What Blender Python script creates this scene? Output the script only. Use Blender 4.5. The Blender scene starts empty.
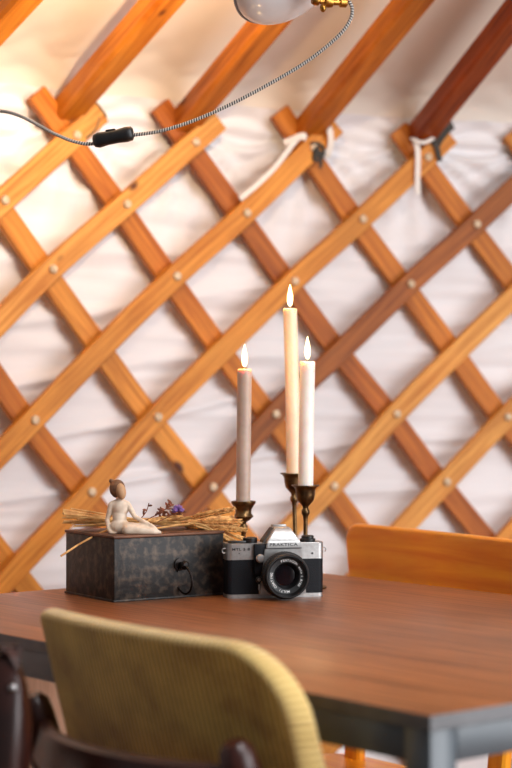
import bpy, bmesh, math, random
from mathutils import Vector, Matrix, noise
random.seed(7)
S = bpy.context.scene
COL = S.collection
PI = math.pi
F, HX, HY, CAMZ = 1813.0, 256.0, 395.0, 1.035
TZ = 0.75                                   # table top height


def at(x, y, D):
    return Vector(((x - HX) / F * D, D, CAMZ - (y - HY) / F * D))


# ------------------------------------------------------------------ materials
def srgb(r, g, b):
    def c(v):
        v /= 255.0
        return v / 12.92 if v <= 0.04045 else ((v + 0.055) / 1.055) ** 2.4
    return (c(r), c(g), c(b), 1.0)


def newmat(name):
    m = bpy.data.materials.new(name)
    m.use_nodes = True
    nt = m.node_tree
    b = nt.nodes['Principled BSDF']
    return m, nt, b, nt.nodes, nt.links


def mat_plain(name, col, col2=None, rough=0.5, metal=0.0, scale=40.0, bump=0.0, sss=0.0, sssr=(1, .5, .25), trans=0.0, contrast=(0.35, 0.65), coat=0.0, sheen=0.0):
    m, nt, b, N, L = newmat(name)
    tc = N.new('ShaderNodeTexCoord')
    nz = N.new('ShaderNodeTexNoise')
    nz.inputs['Scale'].default_value = scale
    nz.inputs['Detail'].default_value = 5
    L.new(tc.outputs['Object'], nz.inputs['Vector'])
    rp = N.new('ShaderNodeValToRGB')
    rp.color_ramp.elements[0].position = contrast[0]
    rp.color_ramp.elements[1].position = contrast[1]
    rp.color_ramp.elements[0].color = col
    rp.color_ramp.elements[1].color = col2 or col
    L.new(nz.outputs['Fac'], rp.inputs['Fac'])
    L.new(rp.outputs['Color'], b.inputs['Base Color'])
    b.inputs['Roughness'].default_value = rough
    b.inputs['Metallic'].default_value = metal
    b.inputs['Coat Weight'].default_value = coat
    if sheen:
        b.inputs['Sheen Weight'].default_value = sheen
        b.inputs['Sheen Roughness'].default_value = 0.4
    if sss:
        b.inputs['Subsurface Weight'].default_value = sss
        b.inputs['Subsurface Radius'].default_value = sssr
        b.inputs['Subsurface Scale'].default_value = 0.02
    if trans:
        b.inputs['Transmission Weight'].default_value = trans
    if bump:
        bp = N.new('ShaderNodeBump')
        bp.inputs['Strength'].default_value = bump
        bp.inputs['Distance'].default_value = 0.002
        L.new(nz.outputs['Fac'], bp.inputs['Height'])
        L.new(bp.outputs['Normal'], b.inputs['Normal'])
    return m


def mat_wood(name, dark, light, rough=0.42, knots=True, su=5.0, sv=95.0, spec=0.4, bump=0.05, kd=None, coat=0.0):
    """grain runs along U; UVs are in metres"""
    m, nt, b, N, L = newmat(name)
    uv = N.new('ShaderNodeUVMap')
    oi = N.new('ShaderNodeObjectInfo')
    sh = N.new('ShaderNodeVectorMath'); sh.operation = 'SCALE'
    cmb = N.new('ShaderNodeCombineXYZ')
    L.new(oi.outputs['Random'], cmb.inputs[0]); L.new(oi.outputs['Random'], cmb.inputs[1])
    L.new(cmb.outputs[0], sh.inputs[0]); sh.inputs['Scale'].default_value = 37.0
    ad = N.new('ShaderNodeVectorMath'); ad.operation = 'ADD'
    L.new(uv.outputs['UV'], ad.inputs[0]); L.new(sh.outputs[0], ad.inputs[1])
    mp = N.new('ShaderNodeMapping')
    mp.inputs['Scale'].default_value = (su, sv, 1)
    L.new(ad.outputs[0], mp.inputs['Vector'])
    nz = N.new('ShaderNodeTexNoise'); nz.inputs['Scale'].default_value = 1.0
    nz.inputs['Detail'].default_value = 6; nz.inputs['Roughness'].default_value = .6
    nz.inputs['Distortion'].default_value = .5
    L.new(mp.outputs[0], nz.inputs['Vector'])
    rp = N.new('ShaderNodeValToRGB')
    rp.color_ramp.elements[0].position = .34; rp.color_ramp.elements[1].position = .64
    rp.color_ramp.elements[0].color = dark; rp.color_ramp.elements[1].color = light
    L.new(nz.outputs['Fac'], rp.inputs['Fac'])
    # slow tone drift
    nz2 = N.new('ShaderNodeTexNoise'); nz2.inputs['Scale'].default_value = 3.0
    L.new(ad.outputs[0], nz2.inputs['Vector'])
    hsv = N.new('ShaderNodeHueSaturation')
    mr = N.new('ShaderNodeMapRange'); mr.inputs[1].default_value = .3; mr.inputs[2].default_value = .7
    mr.inputs[3].default_value = .8; mr.inputs[4].default_value = 1.15
    L.new(nz2.outputs['Fac'], mr.inputs[0]); L.new(mr.outputs[0], hsv.inputs['Value'])
    L.new(rp.outputs[0], hsv.inputs['Color'])
    out = hsv.outputs[0]
    if knots:
        mk = N.new('ShaderNodeMapping'); mk.inputs['Scale'].default_value = (5.5, 9, 1)
        L.new(ad.outputs[0], mk.inputs['Vector'])
        vo = N.new('ShaderNodeTexVoronoi'); vo.inputs['Scale'].default_value = 1.0
        L.new(mk.outputs[0], vo.inputs['Vector'])
        k = N.new('ShaderNodeMapRange'); k.inputs[1].default_value = .045; k.inputs[2].default_value = .10
        k.inputs[3].default_value = 1.0; k.inputs[4].default_value = 0.0
        L.new(vo.outputs['Distance'], k.inputs[0])
        sp = N.new('ShaderNodeSeparateColor'); L.new(vo.outputs['Color'], sp.inputs[0])
        g = N.new('ShaderNodeMath'); g.operation = 'GREATER_THAN'; g.inputs[1].default_value = .35
        L.new(sp.outputs[0], g.inputs[0])
        mu = N.new('ShaderNodeMath'); mu.operation = 'MULTIPLY'
        L.new(k.outputs[0], mu.inputs[0]); L.new(g.outputs[0], mu.inputs[1])
        mx = N.new('ShaderNodeMix'); mx.data_type = 'RGBA'
        L.new(mu.outputs[0], mx.inputs['Factor']); L.new(out, mx.inputs['A'])
        mx.inputs['B'].default_value = kd or srgb(85, 36, 14)
        out = mx.outputs['Result']
    L.new(out, b.inputs['Base Color'])
    b.inputs['Roughness'].default_value = rough
    b.inputs['Specular IOR Level'].default_value = spec
    b.inputs['Coat Weight'].default_value = coat
    b.inputs['Coat Roughness'].default_value = .2
    bp = N.new('ShaderNodeBump'); bp.inputs['Strength'].default_value = bump; bp.inputs['Distance'].default_value = .002
    L.new(nz.outputs['Fac'], bp.inputs['Height']); L.new(bp.outputs[0], b.inputs['Normal'])
    return m


def mat_canvas(name, c1, c2):
    m, nt, b, N, L = newmat(name)
    tc = N.new('ShaderNodeTexCoord')
    nz = N.new('ShaderNodeTexNoise'); nz.inputs['Scale'].default_value = 2.2; nz.inputs['Detail'].default_value = 3
    L.new(tc.outputs['Object'], nz.inputs['Vector'])
    rp = N.new('ShaderNodeValToRGB')
    rp.color_ramp.elements[0].position = .35; rp.color_ramp.elements[1].position = .65
    rp.color_ramp.elements[0].color = c1; rp.color_ramp.elements[1].color = c2
    L.new(nz.outputs['Fac'], rp.inputs['Fac']); L.new(rp.outputs[0], b.inputs['Base Color'])
    b.inputs['Roughness'].default_value = .95
    b.inputs['Specular IOR Level'].default_value = .1
    wv = N.new('ShaderNodeTexNoise'); wv.inputs['Scale'].default_value = 900
    L.new(tc.outputs['Object'], wv.inputs['Vector'])
    bp = N.new('ShaderNodeBump'); bp.inputs['Strength'].default_value = .12; bp.inputs['Distance'].default_value = .001
    L.new(wv.outputs['Fac'], bp.inputs['Height']); L.new(bp.outputs[0], b.inputs['Normal'])
    return m


def mat_cord(name, dark, light, mott, pitch=0.0046, rough=.9):
    """corduroy: ribs across U (metres)"""
    m, nt, b, N, L = newmat(name)
    uv = N.new('ShaderNodeUVMap')
    sp = N.new('ShaderNodeSeparateXYZ'); L.new(uv.outputs[0], sp.inputs[0])
    mu = N.new('ShaderNodeMath'); mu.operation = 'MULTIPLY'; mu.inputs[1].default_value = 2 * PI / pitch
    L.new(sp.outputs[0], mu.inputs[0])
    si = N.new('ShaderNodeMath'); si.operation = 'SINE'; L.new(mu.outputs[0], si.inputs[0])
    mr = N.new('ShaderNodeMapRange'); mr.inputs[1].default_value = -1; mr.inputs[2].default_value = 1
    L.new(si.outputs[0], mr.inputs[0])
    mx = N.new('ShaderNodeMix'); mx.data_type = 'RGBA'
    L.new(mr.outputs[0], mx.inputs['Factor']); mx.inputs['A'].default_value = dark; mx.inputs['B'].default_value = light
    nz = N.new('ShaderNodeTexNoise'); nz.inputs['Scale'].default_value = 14; nz.inputs['Detail'].default_value = 6
    nz.inputs['Roughness'].default_value = .65
    L.new(uv.outputs[0], nz.inputs['Vector'])
    m2 = N.new('ShaderNodeMapRange'); m2.inputs[1].default_value = .42; m2.inputs[2].default_value = .68
    m2.inputs[3].default_value = 0; m2.inputs[4].default_value = .8
    L.new(nz.outputs['Fac'], m2.inputs[0])
    x2 = N.new('ShaderNodeMix'); x2.data_type = 'RGBA'
    L.new(m2.outputs[0], x2.inputs['Factor']); L.new(mx.outputs['Result'], x2.inputs['A']); x2.inputs['B'].default_value = mott
    L.new(x2.outputs['Result'], b.inputs['Base Color'])
    b.inputs['Roughness'].default_value = rough
    b.inputs['Specular IOR Level'].default_value = .15
    b.inputs['Sheen Weight'].default_value = .35
    b.inputs['Sheen Roughness'].default_value = .45
    bp = N.new('ShaderNodeBump'); bp.inputs['Strength'].default_value = .7; bp.inputs['Distance'].default_value = .002
    L.new(mr.outputs[0], bp.inputs['Height']); L.new(bp.outputs[0], b.inputs['Normal'])
    return m


def mat_braid(name):
    """black and cream twisted cloth flex; U runs along the cord (metres), V round it"""
    m, nt, b, N, L = newmat(name)
    uv = N.new('ShaderNodeUVMap')
    sp = N.new('ShaderNodeSeparateXYZ'); L.new(uv.outputs[0], sp.inputs[0])
    a = N.new('ShaderNodeMath'); a.operation = 'MULTIPLY'; a.inputs[1].default_value = 1 / .0036
    L.new(sp.outputs[0], a.inputs[0])
    s = N.new('ShaderNodeMath'); s.operation = 'ADD'; L.new(a.outputs[0], s.inputs[0]); L.new(sp.outputs[1], s.inputs[1])
    fr = N.new('ShaderNodeMath'); fr.operation = 'FRACT'; L.new(s.outputs[0], fr.inputs[0])
    gt = N.new('ShaderNodeMath'); gt.operation = 'GREATER_THAN'; gt.inputs[1].default_value = .5
    L.new(fr.outputs[0], gt.inputs[0])
    mx = N.new('ShaderNodeMix'); mx.data_type = 'RGBA'
    L.new(gt.outputs[0], mx.inputs['Factor'])
    mx.inputs['A'].default_value = srgb(36, 36, 44); mx.inputs['B'].default_value = srgb(206, 200, 192)
    L.new(mx.outputs['Result'], b.inputs['Base Color'])
    b.inputs['Roughness'].default_value = .8
    return m


def mat_emit(name, col, strength, col2=None):
    m = bpy.data.materials.new(name); m.use_nodes = True
    nt = m.node_tree; N = nt.nodes; L = nt.links
    N.clear()
    o = N.new('ShaderNodeOutputMaterial'); e = N.new('ShaderNodeEmission')
    tc = N.new('ShaderNodeTexCoord'); nz = N.new('ShaderNodeTexNoise'); nz.inputs['Scale'].default_value = 60
    L.new(tc.outputs['Object'], nz.inputs['Vector'])
    mx = N.new('ShaderNodeMix'); mx.data_type = 'RGBA'
    L.new(nz.outputs['Fac'], mx.inputs['Factor']); mx.inputs['A'].default_value = col; mx.inputs['B'].default_value = col2 or col
    L.new(mx.outputs['Result'], e.inputs['Color'])
    e.inputs['Strength'].default_value = strength
    L.new(e.outputs[0], o.inputs['Surface'])
    return m


M = {}
M['pine'] = mat_wood('pine_honey', srgb(178, 103, 28), srgb(222, 148, 60), rough=.5, spec=.25)
M['pine_light'] = mat_wood('pine_light', srgb(186, 114, 42), srgb(228, 163, 80), rough=.5, spec=.25)
M['pine_orange'] = mat_wood('pine_orange', srgb(164, 86, 18), srgb(208, 126, 40), rough=.5, spec=.25)
M['pine_mid'] = mat_wood('pine_mid', srgb(142, 68, 16), srgb(190, 108, 36), rough=.5, spec=.25)
M['pine_red'] = mat_wood('pine_reddish', srgb(116, 58, 18), srgb(166, 96, 38), rough=.5, spec=.25)
M['pole_honey'] = mat_wood('pole_honey', srgb(176, 94, 16), srgb(216, 137, 42), sv=60, spec=.25)
M['pole_orange'] = mat_wood('pole_orange', srgb(150, 76, 14), srgb(204, 122, 38), sv=60, spec=.25)
M['pole_red'] = mat_wood('pole_red', srgb(112, 42, 8), srgb(164, 76, 24), sv=60, spec=.25)
M['table'] = mat_wood('table_veneer', srgb(92, 53, 30), srgb(162, 101, 60), rough=.33, knots=False, su=4, sv=150, spec=.34, bump=.03)
M['ply'] = mat_wood('orange_plywood', srgb(226, 126, 12), srgb(246, 168, 38), rough=.3, knots=False, su=3, sv=40, spec=.5, coat=.3)
M['rosewood'] = mat_wood('dark_rosewood', srgb(30, 15, 13), srgb(70, 31, 22), rough=.33, knots=False, su=5, sv=70, spec=.5)
M['boards'] = mat_wood('floor_boards', srgb(112, 74, 48), srgb(146, 102, 68), rough=.5, su=2, sv=25)
M['pale_wood'] = mat_wood('pale_wood', srgb(206, 150, 114), srgb(232, 180, 142), rough=.5, knots=False, su=3, sv=30)
M['canvas'] = mat_canvas('wall_canvas', srgb(230, 226, 227), srgb(240, 237, 238))
M['roof'] = mat_canvas('roof_canvas', srgb(230, 220, 208), srgb(240, 231, 220))
M['wood_bolt'] = mat_plain('bolt_head', srgb(190, 160, 125), srgb(226, 205, 175), .5, scale=160)
M['edge'] = mat_plain('edge_band', srgb(72, 71, 74), srgb(86, 85, 88), .38, scale=30)
M['steel'] = mat_plain('painted_steel', srgb(66, 73, 79), srgb(76, 83, 89), .32, scale=15)
M['boxmetal'] = mat_plain('patinated_iron', srgb(32, 29, 28), srgb(104, 86, 72), .45, metal=.45, scale=85, bump=.35, contrast=(.46, .92))
M['boxlid'] = mat_plain('rusty_lid', srgb(70, 44, 34), srgb(112, 74, 54), .5, metal=.5, scale=30, bump=.2)
M['boxdark'] = mat_plain('black_iron', srgb(24, 22, 22), srgb(46, 40, 38), .4, metal=.8, scale=60, bump=.1)
M['clay'] = mat_plain('cream_resin', srgb(206, 182, 158), srgb(232, 214, 194), .6, scale=70, bump=.12)
M['hair'] = mat_plain('brown_hair', srgb(84, 54, 36), srgb(136, 94, 62), .6, scale=120, bump=.3)
M['face'] = mat_plain('tan_face', srgb(170, 128, 92), srgb(190, 148, 110), .6, scale=90)
M['straw'] = mat_plain('straw', srgb(178, 120, 58), srgb(236, 190, 122), .6, scale=60)
M['ear'] = mat_plain('wheat_ear', srgb(160, 104, 50), srgb(234, 184, 114), .65, scale=160)
M['dry'] = mat_plain('dry_leaf', srgb(92, 46, 30), srgb(150, 86, 56), .7, scale=120)
M['purple'] = mat_plain('purple_petal', srgb(92, 62, 124), srgb(140, 104, 168), .7, scale=200)
M['brass'] = mat_plain('aged_brass', srgb(70, 52, 34), srgb(128, 98, 62), .34, metal=.9, scale=60, bump=.08)
M['goldbrass'] = mat_plain('polished_brass', srgb(146, 102, 42), srgb(178, 130, 62), .3, metal=1.0, scale=40)
M['wax_taupe'] = mat_plain('taupe_wax', srgb(172, 150, 136), srgb(184, 162, 148), .42, scale=60, sss=.55, sssr=(1, .45, .2))
M['wax_honey'] = mat_plain('honey_wax', srgb(234, 206, 178), srgb(240, 214, 188), .4, scale=40, sss=.6, sssr=(1, .5, .22))
M['wax_white'] = mat_plain('white_wax', srgb(236, 224, 214), srgb(244, 234, 226), .4, scale=40, sss=.6, sssr=(1, .6, .35))
M['wick'] = mat_plain('burnt_wick', srgb(20, 16, 14), srgb(50, 36, 26), .9, scale=300)
M['flame'] = mat_emit('flame', (1.0, .62, .24, 1), 9.0, (1.0, .74, .36, 1))
M['silver'] = mat_plain('satin_chrome', srgb(158, 156, 154), srgb(174, 172, 170), .36, metal=.75, scale=200)
M['leather'] = mat_plain('black_leatherette', srgb(10, 11, 15), srgb(20, 22, 28), .5, scale=700, bump=.3)
M['leather'].node_tree.nodes['Principled BSDF'].inputs['Specular IOR Level'].default_value = .2
M['black'] = mat_plain('black_plastic', srgb(14, 14, 15), srgb(22, 22, 24), .38, scale=80)
M['blackmatte'] = mat_plain('black_lacquer', srgb(18, 18, 19), srgb(28, 28, 30), .5, scale=80)
M['ink'] = mat_plain('dark_ink', srgb(30, 30, 32), srgb(34, 34, 36), .6, scale=80)
M['white_ink'] = mat_plain('white_ink', srgb(232, 232, 230), srgb(238, 238, 236), .6, scale=80)
M['glass'] = mat_plain('coated_glass', srgb(10, 8, 12), srgb(26, 14, 18), .12, scale=30)
M['glass'].node_tree.nodes['Principled BSDF'].inputs['Specular IOR Level'].default_value = .15
M['enamel'] = mat_plain('white_enamel', srgb(206, 206, 208), srgb(220, 220, 222), .22, scale=12, coat=.4)
M['rim'] = mat_plain('grey_enamel_rim', srgb(96, 104, 120), srgb(120, 126, 140), .35, scale=40)
M['bulb'] = mat_emit('warm_bulb', (1, .78, .48, 1), 12.0, (1, .82, .55, 1))
M['braid'] = mat_braid('braided_flex')
M['tape'] = mat_plain('white_cotton', srgb(232, 222, 212), srgb(244, 236, 228), .9, scale=250, bump=.3)
M['twine'] = mat_plain('grey_twine', srgb(96, 78, 58), srgb(140, 116, 86), .9, scale=400, bump=.5)
M['webbing'] = mat_plain('dark_webbing', srgb(52, 48, 44), srgb(80, 76, 70), .9, scale=400, bump=.4)
M['screw'] = mat_plain('steel_screw', srgb(180, 180, 182), srgb(200, 200, 202), .3, metal=1.0, scale=100)
M['cord'] = mat_cord('mustard_corduroy', srgb(150, 118, 46), srgb(250, 212, 112), srgb(146, 106, 44), pitch=.0072)
M['cord_edge'] = mat_cord('pale_corduroy_edge', srgb(190, 154, 84), srgb(236, 208, 142), srgb(196, 162, 96), pitch=.0072)  # paler corduroy colour for the rim of the backrest


# ------------------------------------------------------------------ helpers
def link(o):
    COL.objects.link(o)
    return o


def tag(o, label=None, cat=None, group=None, kind=None):
    if label: o['label'] = label
    if cat: o['category'] = cat
    if group: o['group'] = group
    if kind: o['kind'] = kind
    return o


def thing(name, label, cat, loc=(0, 0, 0), rz=0.0, group=None):
    o = bpy.data.objects.new(name, None)
    o.empty_display_size = .05
    o.location = loc; o.rotation_euler = (0, 0, rz)
    link(o)
    return tag(o, label, cat, group)


def obj(name, bm, mat, parent=None, world=False, smooth=True, sub=0, label=None, angle=40):
    """world=True: vertices are in world space, bring them into the parent's space (parent chain has no rotation or is root)"""
    me = bpy.data.meshes.new(name)
    bm.normal_update()
    bm.to_mesh(me); bm.free()
    o = bpy.data.objects.new(name, me)
    link(o)
    if parent is not None:
        o.parent = parent
        if world:
            mw = Matrix.Identity(4)
            p = parent
            while p is not None:
                mw = p.matrix_basis.copy() @ mw
                p = p.parent
            me.transform(mw.inverted())
    if smooth:
        me.polygons.foreach_set('use_smooth', [True] * len(me.polygons))
        try:
            me.set_sharp_from_angle(angle=math.radians(angle))
        except Exception:
            pass
    if mat is not None:
        me.materials.append(mat)
    if sub:
        md = o.modifiers.new('sub', 'SUBSURF'); md.levels = sub; md.render_levels = sub
    if label: o['label'] = label
    return o


def uvl(bm):
    return bm.loops.layers.uv.verify()


def planar_uv(bm, ax=0):
    """simple metre UVs: U along axis ax, V along the other two (by face normal)"""
    u = uvl(bm)
    bm.normal_update()
    others = [i for i in range(3) if i != ax]
    for f in bm.faces:
        n = f.normal
        v = others[0] if abs(n[others[1]]) > abs(n[others[0]]) else others[1]
        for l in f.loops:
            l[u].uv = (l.vert.co[ax], l.vert.co[v])


def box(bm, c, s, mat=None, bevel=0.0, seg=2):
    r = bmesh.ops.create_cube(bm, size=1.0)
    vs = r['verts']
    for v in vs:
        v.co = Vector((v.co.x * s[0], v.co.y * s[1], v.co.z * s[2]))
    if bevel:
        es = list({e for v in vs for e in v.link_edges})
        rr = bmesh.ops.bevel(bm, geom=es, offset=bevel, segments=seg, profile=.5, affect='EDGES')
        vs = list({v for f in rr['faces'] for v in f.verts} | {v for v in vs if v.is_valid})
    T = Matrix.Translation(Vector(c)) @ (mat.to_4x4() if mat else Matrix.Identity(4))
    for v in vs:
        v.co = T @ v.co
    return vs


def lathe(bm, prof, seg=32, M4=None, cap=True):
    rings = []
    for r, z in prof:
        if r < 1e-6:
            v = bm.verts.new((0, 0, z)); rings.append([v])
        else:
            rings.append([bm.verts.new((r * math.cos(2 * PI * k / seg), r * math.sin(2 * PI * k / seg), z)) for k in range(seg)])
    for a, b in zip(rings, rings[1:]):
        for k in range(seg):
            k2 = (k + 1) % seg
            if len(a) == 1 and len(b) == 1: continue
            if len(a) == 1: bm.faces.new((a[0], b[k2], b[k]))
            elif len(b) == 1: bm.faces.new((a[k], a[k2], b[0]))
            else: bm.faces.new((a[k], a[k2], b[k2], b[k]))
    if cap:
        if len(rings[0]) > 1: bm.faces.new(list(reversed(rings[0])))
        if len(rings[-1]) > 1: bm.faces.new(rings[-1])
    vs = [v for r in rings for v in r]
    if M4 is not None:
        for v in vs: v.co = M4 @ v.co
    return vs


def catmull(pts, n=8):
    P = [Vector(p) for p in pts]
    if len(P) < 3: return P
    Q = [P[0] * 2 - P[1]] + P + [P[-1] * 2 - P[-2]]
    out = []
    for i in range(1, len(Q) - 2):
        p0, p1, p2, p3 = Q[i - 1:i + 3]
        for k in range(n):
            t = k / n
            out.append(.5 * ((2 * p1) + (p2 - p0) * t + (2 * p0 - 5 * p1 + 4 * p2 - p3) * t * t + (3 * p1 - p0 - 3 * p2 + p3) * t ** 3))
    out.append(P[-1])
    return out


def tube(bm, pts, rad, seg=8, cap=True, uscale=1.0):
    """round tube; UV: U = length in metres, V = turn"""
    u = uvl(bm)
    P = [Vector(p) for p in pts]
    n = len(P)
    R = rad if isinstance(rad, (list, tuple)) else [rad] * n
    t0 = (P[1] - P[0]).normalized()
    up = Vector((0, 0, 1)) if abs(t0.z) < .9 else Vector((1, 0, 0))
    side = t0.cross(up).normalized()
    rings = []; dist = [0]
    for i in range(n):
        t = (P[min(i + 1, n - 1)] - P[max(i - 1, 0)]).normalized()
        side = (side - t * side.dot(t)).normalized()
        b = t.cross(side)
        rings.append([bm.verts.new(P[i] + (side * math.cos(2 * PI * k / seg) + b * math.sin(2 * PI * k / seg)) * R[i]) for k in range(seg)])
        if i: dist.append(dist[-1] + (P[i] - P[i - 1]).length)
    for i in range(n - 1):
        for k in range(seg):
            k2 = (k + 1) % seg
            f = bm.faces.new((rings[i][k], rings[i + 1][k], rings[i + 1][k2], rings[i][k2]))
            for l, (uu, vv) in zip(f.loops, ((dist[i], k), (dist[i + 1], k), (dist[i + 1], k + 1), (dist[i], k + 1))):
                l[u].uv = (uu * uscale, vv / seg)
    if cap:
        bm.faces.new(rings[0]); bm.faces.new(list(reversed(rings[-1])))
    return rings


def sweep(bm, pts, outs, w, t, taper=None, bev=0.0015):
    """rectangular bar swept along pts; outs = thickness direction per point; w across, t thick. UV metres"""
    u = uvl(bm)
    P = [Vector(p) for p in pts]; n = len(P)
    rings = []; d = 0; ds = []
    for i in range(n):
        tg = (P[min(i + 1, n - 1)] - P[max(i - 1, 0)]).normalized()
        o = Vector(outs[i]); o = (o - tg * o.dot(tg)).normalized()
        s = tg.cross(o).normalized()
        k = taper[i] if taper else 1.0
        hw, ht = w * k / 2, t * k / 2
        pr = [(-hw + bev, -ht), (hw - bev, -ht), (hw, -ht + bev), (hw, ht - bev), (hw - bev, ht), (-hw + bev, ht), (-hw, ht - bev), (-hw, -ht + bev)]
        rings.append([bm.verts.new(P[i] + s * a + o * b) for a, b in pr])
        if i: d += (P[i] - P[i - 1]).length
        ds.append(d)
    m = 8
    per = [0, w, w, w + t, w + t, 2 * w + t, 2 * w + t, 2 * w + 2 * t]
    for i in range(n - 1):
        for k in range(m):
            k2 = (k + 1) % m
            f = bm.faces.new((rings[i][k], rings[i][k2], rings[i + 1][k2], rings[i + 1][k]))
            v2 = per[k2] if k2 else 2 * w + 2 * t
            for l, (uu, vv) in zip(f.loops, ((ds[i], per[k]), (ds[i], v2), (ds[i + 1], v2), (ds[i + 1], per[k]))):
                l[u].uv = (uu, vv)
    for r in (list(reversed(rings[0])), rings[-1]):
        f = bm.faces.new(r)
        for j, l in enumerate(f.loops): l[u].uv = (.01 * (j % 3), .01 * j)


def pillow(bm, w, h, r, th, edge, nring=12, rb=None, nseg=8, map3=None, rim_only=None, rl=None):
    """rounded slab lying in local x (width), y (height), thickness along z. Face UV = metres, rim UV = along the perimeter"""
    u = uvl(bm)
    rb = r if rb is None else rb

    def outline(d):
        pts = []
        for cx, cy, rr, a0 in ((w / 2, h / 2, r, 0), (-w / 2, h / 2, r if rl is None else rl, 90), (-w / 2, -h / 2, rb, 180), (w / 2, -h / 2, rb, 270)):
            r2 = max(rr - d, .0005)
            ex, ey = abs(cx) - d - r2, abs(cy) - d - r2
            ex, ey = max(ex, 0), max(ey, 0)
            for k in range(nseg + 1):
                a = math.radians(a0 + 90 * k / nseg)
                pts.append((math.copysign(ex, cx) + r2 * math.cos(a), math.copysign(ey, cy) + r2 * math.sin(a)))
        # extra points along the straight runs
        out = []
        n = len(pts)
        for i in range(n):
            out.append(pts[i])
            if (i + 1) % (nseg + 1) == 0:
                a, b = pts[i], pts[(i + 1) % n]
                for k in range(1, 10):
                    out.append((a[0] + (b[0] - a[0]) * k / 10, a[1] + (b[1] - a[1]) * k / 10))
        return out
    dmax = min(w, h) / 2 - .002
    ins = [edge * (1 - math.cos(PI / 2 * k / 5)) for k in range(6)]
    ins += [edge + (dmax - edge) * (k / nring) for k in range(1, nring + 1)]

    def zz(d):
        return th / 2 if d >= edge else th / 2 * math.sqrt(max(0, 1 - (1 - d / edge) ** 2))
    o0 = outline(0)
    per = [0]
    for i in range(len(o0)):
        a, b = o0[i], o0[(i + 1) % len(o0)]
        per.append(per[-1] + math.hypot(a[0] - b[0], a[1] - b[1]))
    f3 = map3 or (lambda p: p)
    for sgn in (1, -1):
        prev = None
        for q, d in enumerate(ins):
            ol = outline(d)
            cur = [(bm.verts.new(f3(Vector((x, y, sgn * zz(d))))), x, y, d) for x, y in ol]
            if prev and (rim_only is None or rim_only == (q <= 5)):
                n = len(cur)
                for k in range(n):
                    k2 = (k + 1) % n
                    quad = [prev[k], prev[k2], cur[k2], cur[k]]
                    ks = [k, k + 1, k + 1, k]
                    if sgn < 0: quad.reverse(); ks.reverse()
                    try:
                        f = bm.faces.new([a[0] for a in quad])
                    except ValueError:
                        continue
                    for l, a, kk in zip(f.loops, quad, ks):
                        l[u].uv = (per[kk], a[3]) if q <= 5 else (a[1], a[2])
            prev = cur
        if rim_only is not True:
            vs = [a[0] for a in prev]
            if sgn < 0: vs.reverse()
            try:
                f = bm.faces.new(vs)
                for l, a in zip(f.loops, prev if sgn > 0 else list(reversed(prev))):
                    l[u].uv = (a[1], a[2])
            except ValueError:
                pass
    bmesh.ops.remove_doubles(bm, verts=bm.verts, dist=1e-5)
    loose = [v for v in bm.verts if not v.link_faces]
    bmesh.ops.delete(bm, geom=loose, context='VERTS')


def ellipsoid(bm, c, r, rot=None, u=12, v=8):
    res = bmesh.ops.create_uvsphere(bm, u_segments=u, v_segments=v, radius=1.0)
    T = Matrix.Translation(Vector(c)) @ (rot.to_4x4() if rot else Matrix.Identity(4)) @ Matrix.Diagonal((r[0], r[1], r[2], 1))
    for x in res['verts']: x.co = T @ x.co


def remesh(bm, voxel, smooth_it=6):
    me = bpy.data.meshes.new('tmp'); bm.to_mesh(me); bm.free()
    o = bpy.data.objects.new('tmp', me); link(o)
    md = o.modifiers.new('r', 'REMESH'); md.mode = 'VOXEL'; md.voxel_size = voxel
    ms = o.modifiers.new('s', 'SMOOTH'); ms.iterations = smooth_it; ms.factor = .5
    dg = bpy.context.evaluated_depsgraph_get(); dg.update()
    me2 = bpy.data.meshes.new_from_object(o.evaluated_get(dg))
    b2 = bmesh.new(); b2.from_mesh(me2)
    bpy.data.objects.remove(o); bpy.data.meshes.remove(me); bpy.data.meshes.remove(me2)
    return b2


def text_bm(body, size, ext=.0001, space=1.0, M4=None, bm=None, xs=1.0):
    cu = bpy.data.curves.new('t', 'FONT'); cu.body = body; cu.size = size; cu.extrude = ext
    cu.align_x = 'CENTER'; cu.align_y = 'CENTER'; cu.space_character = space; cu.offset = size * .018; cu.resolution_u = 3
    o = bpy.data.objects.new('t', cu); link(o)
    dg = bpy.context.evaluated_depsgraph_get(); dg.update()
    me = bpy.data.meshes.new_from_object(o.evaluated_get(dg))
    T = (M4 or Matrix.Identity(4)) @ Matrix.Diagonal((xs, 1, 1, 1))
    me.transform(T)
    b = bm or bmesh.new()
    b.from_mesh(me)
    bpy.data.objects.remove(o); bpy.data.curves.remove(cu); bpy.data.meshes.remove(me)
    return b


def copy_tree(o, parent=None):
    c = o.copy(); COL.objects.link(c)
    if parent is not None:
        c.parent = parent
    for ch in list(o.children):
        copy_tree(ch, c)
    return c


# ------------------------------------------------------------------ yurt shell
YC = Vector((1.4466, .6340))               # centre of the round wall
YR = 3.3
SLOPE = .40
EAVE = 1.625


def cyl(th, r, z):
    return Vector((YC.x + r * math.sin(th), YC.y + r * math.cos(th), z))


def inward(th):
    return Vector((-math.sin(th), -math.cos(th), 0))


def on_wall(x, y, r=YR):
    k = (x - HX) / F
    a = k * k + 1; b = -2 * (k * YC.x + YC.y); c = YC.length_squared - r * r
    D = (-b + math.sqrt(b * b - 4 * a * c)) / (2 * a)
    return at(x, y, D)


def th_of(p):
    return math.atan2(p.x - YC.x, p.y - YC.y)


def node_fit(i, j):
    th = -.648715 + .0780867 * i + .0309441 * j + .000313308 * i * j + .000440095 * j * j
    z = 1.528302 - .000622 * i - .1301445 * j - .00089585 * j * j
    return th, z


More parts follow.
